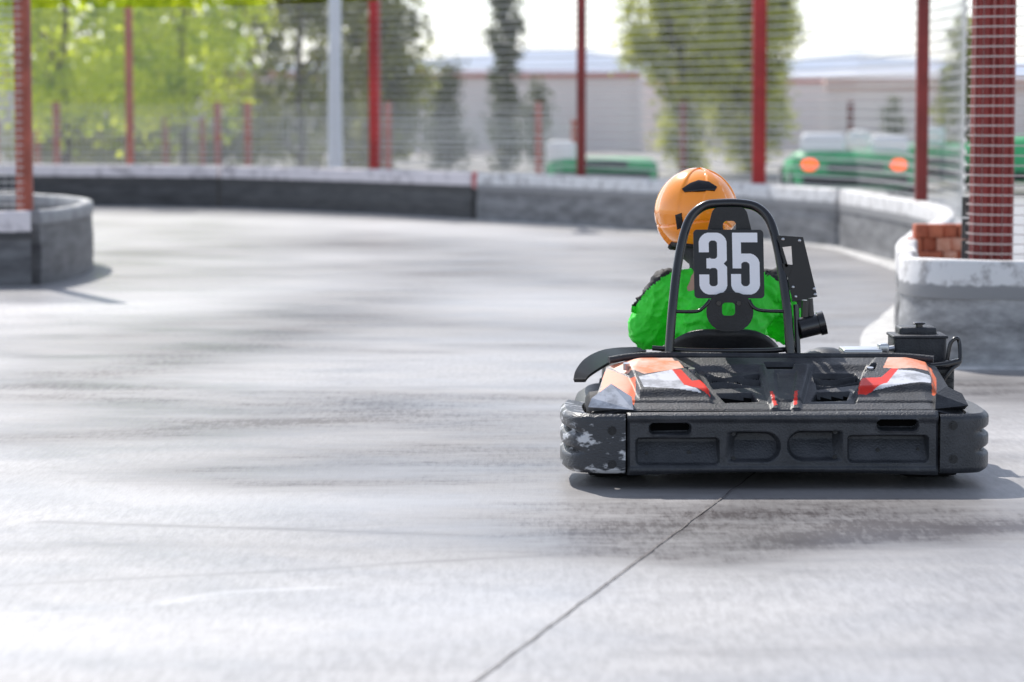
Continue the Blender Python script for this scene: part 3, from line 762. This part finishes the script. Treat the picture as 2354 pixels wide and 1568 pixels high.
# ================================================================== KART
kart = thing('go_kart', 'black and orange racing go-kart number 35 seen from behind on the pale track', 'go-kart', (KC, 9.6, 0))
def sdbox(x, y, x0, y0, x1, y1, r):
    qx = abs(x-(x0+x1)/2)-(x1-x0)/2+r; qy = abs(y-(y0+y1)/2)-(y1-y0)/2+r
    return math.hypot(max(qx,0), max(qy,0))+min(max(qx,qy),0)-r
def bdepth(x, y):
    d = 0.0
    for (a, b_, c_, e, r, dep) in ((1493,974,1588,997,11,.035),(2017,965,2110,988,11,.035)):
        d -= dep*ss(sdbox(x,y,a,b_,c_,e,r), 5)
        d += .003*ss(abs(sdbox(x,y,a,b_,c_,e,r))-5, 7)
    for (a, b_, c_, e, r, dep) in ((1464,1009,1652,1068,9,.045),(1951,1003,2133,1062,9,.045)):
        d -= dep*ss(sdbox(x,y,a,b_,c_,e,r), 7)*(.25+.75*min(1,max(0,(e-y)/50)))
    for (a, b_, c_, e, r, dep) in ((1640,996,1791,1060,31,.048),(1813,994,1965,1057,31,.048)):
        k = ss(sdbox(x,y,a,b_,c_,e,r), 9)
        if a < 1700: k *= max(0, min(1, (x-1668)/22))*max(0,min(1,((x-1668)/34+ (y-996)/55)))
        else: k *= max(0, min(1, (1938-x)/22))
        d -= dep*k*(.35+.65*min(1,max(0,(e-y)/45)))
    d += .010*ss(abs(y-960)-8, 12)
    d += .005*ss(abs(y-1080)-6, 8)
    return d
nu, nv = 320, 72; V = []; Fc = []; mi = []
x0, x1 = 1442, 2158
for j in range(nv+5):
    for i in range(nu+1):
        px = x0+(x1-x0)*i/nu
        top = 950+(px-x0)/(x1-x0)*(-4); bot = 1094-8*math.sin((px-x0)/(x1-x0)*math.pi)
        if j < 2:
            p = P(px, top, 8.80); p.z = p.z-.004+.002*j; p.y = 8.93-.05*j
        elif j > nv+2:
            p = P(px, bot, 8.80); p.z += .002; p.y = 8.83+.1*(j-nv-3)
        else:
            v = (j-2)/nv; py = top+(bot-top)*v; py = min(py, bot)
            edge = min(v, 1-v)*(bot-top)
            rnd_ = .010*max(0, 1-edge/9)**2
            eu = min(px-x0, x1-px); rnd_ += .012*max(0, 1-eu/7)
            p = P(px, py, 8.80); p.y += rnd_ - bdepth(px, py)
        V.append(p)
for j in range(nv+4):
    for i in range(nu):
        a = j*(nu+1)+i; Fc.append((a, a+1, a+nu+2, a+nu+1))
        k = 0
        px = x0+(x1-x0)*(i+.5)/nu; py = 950+144*(j-1.5)/nv
        if sdbox(px,py,1493,974,1588,997,11) < -2 or sdbox(px,py,2017,965,2110,988,11) < -2: k = 1
        mi.append(k)
bump = raw('rear_bumper', V, Fc, [M['bumper'], M['hole_shade']], kart, midx=mi)
for (sx, sy, r) in ((1686,997,6),(1686,1056,6),(1921,993,6),(1921,1053,6),(1487,1044,4),(1585,1042,5),(2020,1037,5),(2113,1035,4)):
    bm = B(); p = P(sx, sy, 8.80); p.y -= bdepth(sx, sy); tube(bm, [p+Vector((0,.004,0)), p+Vector((0,-.003,0))], r/746, 12); tube(bm, [p+Vector((0,-.003,0)), p+Vector((0,-.006,0))], r/746*.5, 6)
    obj('screw', bm, M['black'], bump)
def corner(sgn):
    xs_ = P(1438 if sgn < 0 else 2162, 1000, 8.8).x
    xe = P(1290 if sgn < 0 else 2270, 1000, 8.97).x
    pth = smoothpath([(xs_, 8.80, 0), (xs_+(xe-xs_)*.45, 8.803, 0), (xs_+(xe-xs_)*.80, 8.835, 0), (xe-(xe-xs_)*.03, 8.92, 0), (xe, 9.02, 0), (xe, 9.14, 0), (xe-(xe-xs_)*.06, 9.25, 0)], 9)
    ztop = P(1360, 950, 8.8).z; zb = P(1360, 1094, 8.8).z
    sg = -1 if sgn < 0 else 1
    def prof(i, s):
        amp = max(0, min(1, (s-.24)/.16)); out = []
        K = 44
        for k in range(K+1):
            v = k/K; z = zb+.006+(ztop-zb-.010)*v
            lob = 0
            for gz in (.37, .69): lob -= .026*amp*math.exp(-((v-gz)/.045)**2)
            edge = .016*(max(0, 1-min(v, 1-v)/.10))**2
            out.append((sg*(lob-edge), z))
        out.append((-sg*.07, ztop-.012)); out.append((-sg*.07, zb+.02))
        return out
    bm = B(); sweep2d(bm, pth, prof)
    c_ = obj('bumper_corner', bm, [M['scuff'] if sgn < 0 else M['bumper']], kart)
    for (sx, sy) in (((1407,990),(1407,1067)) if sgn < 0 else ((2191,978),(2191,1055))):
        bm = B(); p = P(sx, sy, 8.802); tube(bm, [p+Vector((0,.004,0)), p+Vector((0,-.004,0))], .014, 16); tube(bm, [p+Vector((0,-.004,0)), p+Vector((0,-.008,0))], .007, 6)
        obj('screw', bm, M['black'], c_)
corner(-1); corner(1)
# --- rear deck cover
nu, nv = 360, 180; V = []; Fc = []; mi = []; PXY = []
vents = [[(1622,853),(1668,862),(1745,852),(1750,880),(1640,885)], [(1650,897),(1728,896),(1742,914),(1668,916)],
         [(1868,852),(1965,852),(1980,874),(1880,886)], [(1878,895),(1952,893),(1945,911),(1866,913)], [(1758,834),(1826,834),(1820,852),(1764,852)],
         [(1566,846),(1590,846),(1600,856),(1576,858)], [(1990,850),(2014,848),(2010,860),(1988,862)]]
def dpoly(x, y, pg):
    d = 1e9; n = len(pg)
    for i in range(n):
        ax, ay = pg[i]; bx_, by = pg[i-1]
        L2 = (bx_-ax)**2+(by-ay)**2; t_ = max(0, min(1, ((x-ax)*(bx_-ax)+(y-ay)*(by-ay))/L2))
        d = min(d, math.hypot(x-ax-t_*(bx_-ax), y-ay-t_*(by-ay)))
    return -d if inpoly(x, y, pg) else d
wells = [[(1596,842),(1748,842),(1772,925),(1640,925)], [(1862,842),(1990,842),(1965,925),(1842,925)]]
def slat(px, py):
    if (1620 < px < 1752 or 1864 < px < 1984) and 850 < py < 888:
        ph = (py-856+5*math.sin((px-1620)/26))/15
        return max(0, math.cos(ph*2*math.pi))
    return 0
def near(px, py, x0, y0, x1, y1): return x0-25 < px < x1+25 and y0-25 < py < y1+25
def deckz(px, py):
    z = 0
    if near(px,py,1560,834,2015,925):
        for wv in wells: z -= .012*ss(dpoly(px,py,wv), 10)
        vd = 0
        for v_ in vents: vd = max(vd, ss(dpoly(px,py,v_), 4))
        z -= .035*vd; z += vd*.030*slat(px,py)**2
        z += .008*ss(dpoly(px,py,[(1745,840),(1865,840),(1838,940),(1775,940)]), 10)
        z -= .006*ss(dpoly(px,py,[(1782,858),(1830,858),(1820,945),(1790,945)]), 6)
    if near(px,py,1440,838,1640,912): z += .018*ss(dpoly(px,py,[(1440,838),(1560,838),(1640,908),(1470,912)]), 10)
    if near(px,py,1960,830,2150,905): z += .018*ss(dpoly(px,py,[(2010,830),(2130,830),(2150,895),(1960,905)]), 10)
    z -= .007*ss(abs(py-923)-2, 4)
    return z
stick = [
 (1, [(1388,838),(1396,828),(1462,880),(1458,932),(1405,908),(1378,890)]),
 (2, [(1402,824),(1545,822),(1572,858),(1480,872),(1425,848)]),
 (1, [(1402,822),(1500,818),(1520,826),(1405,828)]),
 (3, [(1545,862),(1566,862),(1590,888),(1628,884),(1632,911),(1592,902),(1572,897)]),
 (4, [(1468,878),(1545,862),(1572,897),(1614,909),(1480,902)]),
 (2, [(2046,824),(2140,830),(2143,856),(2060,860),(2030,858)]),
 (3, [(2050,858),(2068,857),(2040,892),(1992,908),(1972,907),(1978,882),(2026,880)]),
 (4, [(2062,862),(2141,868),(2140,888),(2000,904),(2040,886)]),
 (1, [(2140,830),(2153,858),(2153,905),(2143,905)]),
 (3, [(1770,905),(1777,905),(1787,936),(1778,938)]), (3, [(1826,905),(1834,903),(1832,936),(1824,936)]),
]
for j in range(nv+1):
    t_ = j/nv
    for i in range(nu+1):
        s = i/nu
        pl = 1352+(1397-1352)*t_; pr = 2226+(2148-2226)*t_
        px = pl+(pr-pl)*s
        py = 945-(945-815)*t_
        p = P(px, py, 8.83+.50*t_)
        if t_ < .05: p.y = 8.83+.50*.05*(.6) + (t_-.05)*.2
        q = proj(p); dz = deckz(q[0], q[1])
        es = min(s, 1-s)*(pr-pl)
        dz -= .030*max(0, 1-es/80)**1.3
        dz -= .010*max(0, 1-(1-t_)/.06)
        p.z += dz; V.append(p); PXY.append((px, py))
for j in range(nv):
    for i in range(nu):
        a = j*(nu+1)+i; Fc.append((a, a+1, a+nu+2, a+nu+1))
        x_ = (PXY[a][0]+PXY[a+1][0])/2; y_ = (PXY[a][1]+PXY[a+nu+1][1])/2; k = 0
        for m_, pg in stick:
            if inpoly(x_, y_, pg): k = m_; break
        if k == 0 and slat(x_, y_) < .35:
            for v_ in vents:
                if inpoly(x_, y_, v_): k = 5
        mi.append(k)
nb = len(V)
for i in range(nu+1): v = V[i].copy(); v.y += .03; v.z -= .03; V.append(v)
for i in range(nu): Fc.append((i, nb+i, nb+i+1, i+1)); mi.append(0)
nb = len(V); bb = nv*(nu+1)
for i in range(nu+1): v = V[bb+i].copy(); v.y += .012; v.z -= .05; V.append(v)
for i in range(nu): Fc.append((bb+i, bb+i+1, nb+i+1, nb+i)); mi.append(0)
for col_ in (0, nu):
    nb = len(V)
    for j in range(nv+1): v = V[j*(nu+1)+col_].copy(); v.z -= .07; V.append(v)
    for j in range(nv):
        a = j*(nu+1)+col_; Fc.append((a, a+nu+1, nb+j+1, nb+j)); mi.append(1 if (col_ == 0 and 45 < j < 146) else 0)
deck = raw('rear_cover', V, Fc, [M['deck'], M['orange'], M['pale'], M['red'], M['silver'], M['hole_shade']], kart, midx=mi)
bm = B(); prism(bm, [P(1352,936,8.84), P(1360,915,8.86), P(1405,882,8.92), P(1452,912,8.86), P(1456,942,8.83)], (0,.07,-.02))
obj('corner_wedge', bm, M['silver'], kart, smooth=False)
bm = B(); prism(bm, [P(2150,940,8.84), P(2152,905,8.88), P(2176,888,8.94), P(2212,905,8.92), P(2226,932,8.86)], (0,.07,-.02))
obj('corner_wedge', bm, M['deck'], kart, smooth=False)
bm = B(); tube(bm, smoothpath([P(1400,828,9.30), P(1500,817,9.33), P(1780,820,9.34), P(2040,819,9.33), P(2146,826,9.30)], 6), .012, 10); obj('cover_rim', bm, M['deck'], kart)
for (sx, sy) in ((1590,862),(2000,860),(1440,850)):
    bm = B(); p = P(sx, sy, 8.83+.5*(945-sy)/130); tube(bm, [p+Vector((0,0,.0)), p+Vector((0,-.004,.022))], .011, 10)
    obj('cover_bolt', bm, M['steel'], kart)
# --- chassis and inner parts
bm = B()
for s in (-1, 1):
    tube(bm, smoothpath([(KC+s*.30,8.95,.13),(KC+s*.32,9.6,.09),(KC+s*.26,10.2,.09),(KC+s*.20,10.75,.10)], 5), .016)
tube(bm, [(KC-.5,9.02,.14),(KC+.5,9.02,.14)], .016); tube(bm, [(KC-.55,9.16,.135),(KC+.55,9.16,.135)], .02)
tube(bm, [(KC-.35,9.9,.09),(KC+.35,9.9,.09)], .016); tube(bm, [(KC-.3,10.55,.12),(KC+.3,10.55,.12)], .016)
obj('chassis', bm, M['tube'], kart)
bm = B(); box(bm, (KC, 10.15, .07), (.62, 1.1, .01)); box(bm, (KC, 9.3, .09), (.9,.7,.012)); obj('floor_tray', bm, M['black'], kart)
def wheel(x, y, r, w_):
    bm = B(); pr = [(-.5,.62),(-.5,.85),(-.44,.97),(-.3,1.0),(.3,1.0),(.44,.97),(.5,.85),(.5,.62)]
    n = 36; rings = []
    for k in range(n):
        a = 2*math.pi*k/n; rings.append([bm.verts.new((x+u*w_, y+math.cos(a)*r*v, r+math.sin(a)*r*v)) for u, v in pr])
    for k in range(n):
        A_, B_ = rings[k], rings[(k+1)%n]
        for j in range(len(pr)): bm.faces.new((A_[j], A_[(j+1)%len(pr)], B_[(j+1)%len(pr)], B_[j]))
    ty = obj('wheel', bm, M['rubber'], kart)
    bm = B(); tube(bm, [(x-w_*.42,y,r),(x+w_*.42,y,r)], r*.60, 24); tube(bm, [(x-w_*.52,y,r),(x+w_*.52,y,r)], r*.2, 12); obj('rim', bm, M['steel'], ty)
wheel(KC-.50, 9.13, .138, .20); wheel(KC+.50, 9.13, .138, .20); wheel(KC-.44, 10.42, .125, .13); wheel(KC+.44, 10.42, .125, .13)
def pod(s):
    zt = .20
    bm = B(); pth = smoothpath([(KC+s*.47,9.42,0),(KC+s*.54,9.47,0),(KC+s*.58,9.62,0),(KC+s*.58,9.95,0),(KC+s*.55,10.12,0),(KC+s*.48,10.2,0)], 6)
    sweep2d(bm, pth, lambda i, t_: [(-.03,.06),(-.04,.10),(-.04,.15),(-.03,zt-.02),(0,zt),(.03,zt-.02),(.04,.15),(.04,.10),(.03,.06)])
    box(bm, (KC+s*.48, 9.8, .12), (.18,.62,.08), bev=.03)
    obj('side_bumper', bm, M['black'], kart)
pod(-1); pod(1)
outer = smoothpath([P(1318,872,9.46), P(1324,850,9.50), P(1345,824,9.60), P(1380,806,9.75), P(1420,799,9.92), P(1480,797,10.08)], 6)
inner = smoothpath([P(1346,872,9.46), P(1356,860,9.50), P(1380,844,9.60), P(1408,828,9.75), P(1440,814,9.92), P(1486,806,10.08)], 6)
bm = B(); n = len(outer)
ra = [bm.verts.new(p) for p in outer]; rb2 = [bm.verts.new(p) for p in inner]
rc = [bm.verts.new(p+Vector((.0,.02,-.012))) for p in inner]; rd = [bm.verts.new(p+Vector((.004,.02,-.012))) for p in outer]
for i in range(n-1):
    for u_, v_ in ((ra,rb2),(rb2,rc),(rc,rd),(rd,ra)): bm.faces.new((u_[i], u_[i+1], v_[i+1], v_[i]))
bm.faces.new((ra[0],rb2[0],rc[0],rd[0])); bm.faces.new((ra[-1],rb2[-1],rc[-1],rd[-1]))
obj('side_lip', bm, M['black'], kart)
bm = B(); pth = smoothpath([(KC-.46,10.60,0),(KC-.42,10.78,0),(KC-.28,10.88,0),(KC,10.92,0),(KC+.28,10.88,0),(KC+.42,10.78,0),(KC+.46,10.60,0)], 6)
sweep2d(bm, pth, lambda i, t_: [(-.05,.05),(-.06,.10),(-.05,.17),(-.02,.20),(.02,.20),(.05,.17),(.06,.10),(.05,.05)]); obj('front_bumper', bm, M['black'], kart)
bm = B(); prism(bm, [(KC-.2,10.35,.26),(KC-.22,10.75,.22),(KC+.22,10.75,.22),(KC+.2,10.35,.26)], (0,0,.012)); obj('nose_fairing', bm, M['orange'], kart)
# seat
V = []; Fc = []; nu, nv = 32, 26
for j in range(nv+1):
    v = j/nv
    for i in range(nu+1):
        a = (i/nu-.5)*math.pi*1.05
        hw = .182+.012*math.sin(v*3); 
        if v < .6:
            z = .075+.372*(1-v/.6); yb = 9.485+.11*(v/.6)
            side = 1-.16*abs(math.sin(a))**4*(1 if v < .3 else .5)
            V.append((SX+hw*math.sin(a), yb+.15*(1-math.cos(a)), z*(side if z > .3 else 1)))
        else:
            f = (v-.6)/.4
            V.append((SX+hw*math.sin(a), 9.60+.32*f+.03*(1-math.cos(a)), .07+.13*(1-math.cos(a))*(1-.4*f)))
for j in range(nv):
    for i in range(nu): a = j*(nu+1)+i; Fc.append((a, a+1, a+nu+2, a+nu+1))
seat = raw('seat', V, Fc, M['black'], kart)
sm_ = seat.modifiers.new('s', 'SOLIDIFY'); sm_.thickness = .012
# roll hoop
hp = [(1538,812,9.36),(1545,720,9.38),(1556,620,9.42),(1572,540,9.45),(1590,497,9.47),(1620,473,9.48),(1655,468,9.48),(1700,468,9.48),(1738,476,9.48),(1766,502,9.47),(1782,545,9.45),(1797,620,9.42),(1810,720,9.38),(1817,812,9.36)]
hoop_pts = smoothpath([P(*q) for q in hp], 5)
hoop_pts = [hoop_pts[0]+Vector((0,-.02,-.2))]+hoop_pts+[hoop_pts[-1]+Vector((0,-.02,-.2))]
bm = B(); tube(bm, hoop_pts, .0155, 14); hoop = obj('roll_hoop', bm, M['tube'], kart)
for pts_, r_ in (([P(1548,716,9.38), P(1600,716,9.38), P(1618,706,9.38), P(1632,690,9.39)], .006), ([P(1808,716,9.38), P(1752,714,9.38), P(1732,706,9.38), P(1722,690,9.39)], .006),
              ([P(1500,800,9.40), P(1600,806,9.37), P(1760,806,9.37), P(1838,800,9.40)], .009), ([P(1830,700,9.40), P(1832,760,9.39), P(1834,812,9.38)], .010)):
    bm = B(); tube(bm, smoothpath(pts_, 5), r_, 10); obj('cross_bar', bm, M['tube'], hoop)
def ringplate(name, outer, inner, Yp, m, parent, th=.01):
    bm = B(); n = len(outer)
    fo = [bm.verts.new(P(x,y,Yp)) for x, y in outer]; fi = [bm.verts.new(P(x,y,Yp)) for x, y in inner]
    bo = [bm.verts.new(P(x,y,Yp)+Vector((0,th,0))) for x, y in outer]; bi = [bm.verts.new(P(x,y,Yp)+Vector((0,th,0))) for x, y in inner]
    for k in range(n):
        q = (k+1)%n
        bm.faces.new((fo[k], fo[q], fi[q], fi[k])); bm.faces.new((bo[k], bo[q], bi[q], bi[k]))
        bm.faces.new((fo[k], fo[q], bo[q], bo[k])); bm.faces.new((fi[k], fi[q], bi[q], bi[k]))
    return obj(name, bm, m, parent)
def rpts(x0, y0, x1, y1, r, n=6):
    out = []
    for cx, cy, a0 in ((x1-r,y0+r,-90),(x1-r,y1-r,0),(x0+r,y1-r,90),(x0+r,y0+r,180)):
        for k in range(n+1):
            a = R(a0+90*k/n); out.append((cx+r*math.cos(a), cy+r*math.sin(a)))
    return out
up = [(x+(1 if x > 1677 else -1)*(y-475)*.25, y) for x, y in rpts(1640,476,1714,545,14)]
ringplate('upper_bracket', up, rpts(1662,508,1692,532,9), 9.455, M['black'], hoop)
ringplate('lower_bracket', rpts(1624,672,1732,762,44), rpts(1660,696,1690,726,8), 9.385, M['black'], hoop)
def plate_pt(px, py, off=0): 
    y = 9.40+(690-py)/160*.035
    p = P(px, py, y); p.y -= off; return p
bm = B(); op = rpts(1595,528,1756,686,9)
tr = lambda x, y: (x+3*(y-528)/158-1.5, y)
a_ = [bm.verts.new(plate_pt(*tr(x,y), 0)) for x, y in op]; b2 = [bm.verts.new(plate_pt(*tr(x,y), -.005)) for x, y in op]
bm.faces.new(a_); bm.faces.new(b2[::-1])
for k in range(len(a_)): bm.faces.new((a_[k], a_[(k+1)%len(a_)], b2[(k+1)%len(a_)], b2[k]))
npl = obj('number_plate', bm, M['plate'], kart)
def rb(x, y, x0, y0, x1, y1, r): return sdbox(x, y, x0, y0, x1, y1, r) < 0
def in3(x, y):
    if not rb(x,y,0,0,64,142,24): return False
    if rb(x,y,23,19,42,61,8) or rb(x,y,23,82,42,124,8): return False
    if x < 24 and 46 < y < 60: return False
    if x < 24 and 83 < y < 97: return False
    if x < 17 and 59 <= y <= 84: return False
    if x > 57 and abs(y-71) < (x-57)*1.1: return False
    return True
def in5(x, y):
    if 4 <= x <= 62 and 120 <= y <= 142: return True
    if 4 <= x <= 24 and 60 <= y <= 142: return True
    if rb(x,y,0,0,66,94,24):
        if rb(x,y,23,19,43,75,9): return False
        if x < 24 and 47 < y < 60: return False
        if x < 24 and y > 60: return False
        return True
    return False
def digit(fn, ox, w_):
    V = []; Fc = []; idx = {}; st_ = 1.0
    def vv(i, j):
        if (i,j) not in idx:
            idx[(i,j)] = len(V); x, y = ox+i*st_, 677-j*st_; V.append(plate_pt(*tr(x, y), .0012))
        return idx[(i,j)]
    for i in range(int(w_/st_)+1):
        for j in range(int(143/st_)):
            if fn((i+.5)*st_, (j+.5)*st_): Fc.append((vv(i,j), vv(i+1,j), vv(i+1,j+1), vv(i,j+1)))
    raw('digit', V, Fc, M['white'], npl, smooth=False)
digit(in3, 1607, 64); digit(in5, 1680, 66)
for sx, sy in ((1652,697),(1698,697)):
    bm = B(); p = P(sx, sy, 9.385); tube(bm, [p, p+Vector((0,-.006,0))], .008, 8); obj('bolt', bm, M['tube'], npl)
bm = B()
prism(bm, [P(*q, 9.40) for q in ((1786,541),(1846,545),(1850,562),(1794,569))], (0,.006,0))
prism(bm, [P(*q, 9.402) for q in ((1819,560),(1850,561),(1879,682),(1822,694),(1812,645),(1822,610))], (0,.006,0))
prism(bm, [P(*q, 9.404) for q in ((1793,569),(1799,569),(1812,612),(1806,615))], (0,.006,0))
prism(bm, [P(*q, 9.404) for q in ((1798,606),(1824,609),(1818,640),(1806,636))], (0,.004,0))
sp_ = obj('side_plate', bm, M['plate'], kart, smooth=False)
for sx, sy in ((1800,550),(1838,553),(1872,664),(1829,682),(1874,677),(1823,660)):
    bm = B(); p = P(sx, sy, 9.40); ell(bm, p, (.0055,.004,.0055), seg=10); obj('bolt', bm, M['steel'], sp_)
bm = B(); tube(bm, [P(1834,756,9.40), P(1884,744,9.42)], .035, 24); tube(bm, [P(1882,744.5,9.42), P(1896,741,9.42)], .040, 24)
tube(bm, [P(1850,748,9.41), P(1852,690,9.41)], .014, 8); tube(bm, [P(1866,740,9.41), P(1862,686,9.41)], .010, 8)
obj('motor', bm, M['tube'], kart)
e0 = P(2115, 832, 9.50)
eng = B(); box(eng, (e0.x, 9.58, .22), (.22,.26,.24), bev=.02)
for k in range(7): box(eng, (e0.x, 9.44, .13+k*.03), (.20,.03,.012))
eng = obj('engine', eng, M['black'], kart)
bm = B(); a_ = P(2055, 778, 9.5); b2 = P(2176, 836, 9.5)
box(bm, ((a_.x+b2.x)/2, 9.58, (a_.z+b2.z)/2), (b2.x-a_.x, .17, a_.z-b2.z+.02), bev=.014)
box(bm, ((a_.x+b2.x)/2, 9.58, a_.z+.004), (b2.x-a_.x+.008, .178, .010), bev=.004)
obj('air_box', bm, M['deck'], eng)
bm = B(); a_ = P(2070,754,9.52); b2 = P(2156,776,9.52)
box(bm, ((a_.x+b2.x)/2, 9.60, (a_.z+b2.z)/2), (b2.x-a_.x, .12, a_.z-b2.z), bev=.009); obj('air_box_lid', bm, M['deck'], eng)
bm = B(); q = P(2113,752,9.56); tube(bm, [q, q+Vector((0,0,.010))], .012, 12); ell(bm, q+Vector((0,0,.012)), (.022,.012,.005)); obj('wing_nut', bm, M['tube'], eng)
bm = B(); tube(bm, smoothpath([P(2165,880,9.42),P(2188,848,9.42),P(2206,832,9.44),P(2206,790,9.46),P(2199,778,9.46),P(2185,790,9.46),P(2178,828,9.46)], 6), .007, 10)
tube(bm, smoothpath([P(2140,842,9.42),P(2175,838,9.42),P(2206,830,9.44)], 5), .011, 10)
obj('exhaust_guard', bm, M['tube'], eng)
bm = B(); box(bm, P(1978,806,9.5), (.13,.14,.018), bev=.005); tube(bm, [P(2020,806,9.5), P(2056,800,9.5)], .01, 8); box(bm, P(2030,800,9.5), (.035,.05,.03), bev=.006)
obj('carburettor', bm, M['steel'], eng)
bm = B(); ell(bm, (P(1898,812,9.85).x, 9.85, .26), (.12,.14,.095)); obj('fuel_tank', bm, M['black'], kart)
bm = B(); rot = Matrix.Rotation(R(62), 4, 'X')
pts = [cw+(rot@Vector((.135*math.cos(a), .11*math.sin(a), 0))) for a in [2*math.pi*k/36 for k in range(37)]]
tube(bm, pts, .012, 10); tube(bm, [cw+(rot@Vector((-.13,0,0))), cw+(rot@Vector((.13,0,0)))], .009, 8); sw = obj('steering_wheel', bm, M['rubber'], kart)
bm = B(); tube(bm, [cw, (cw.x, 10.5, .14)], .011, 10); obj('steering_column', bm, M['steel'], sw)
print('done')
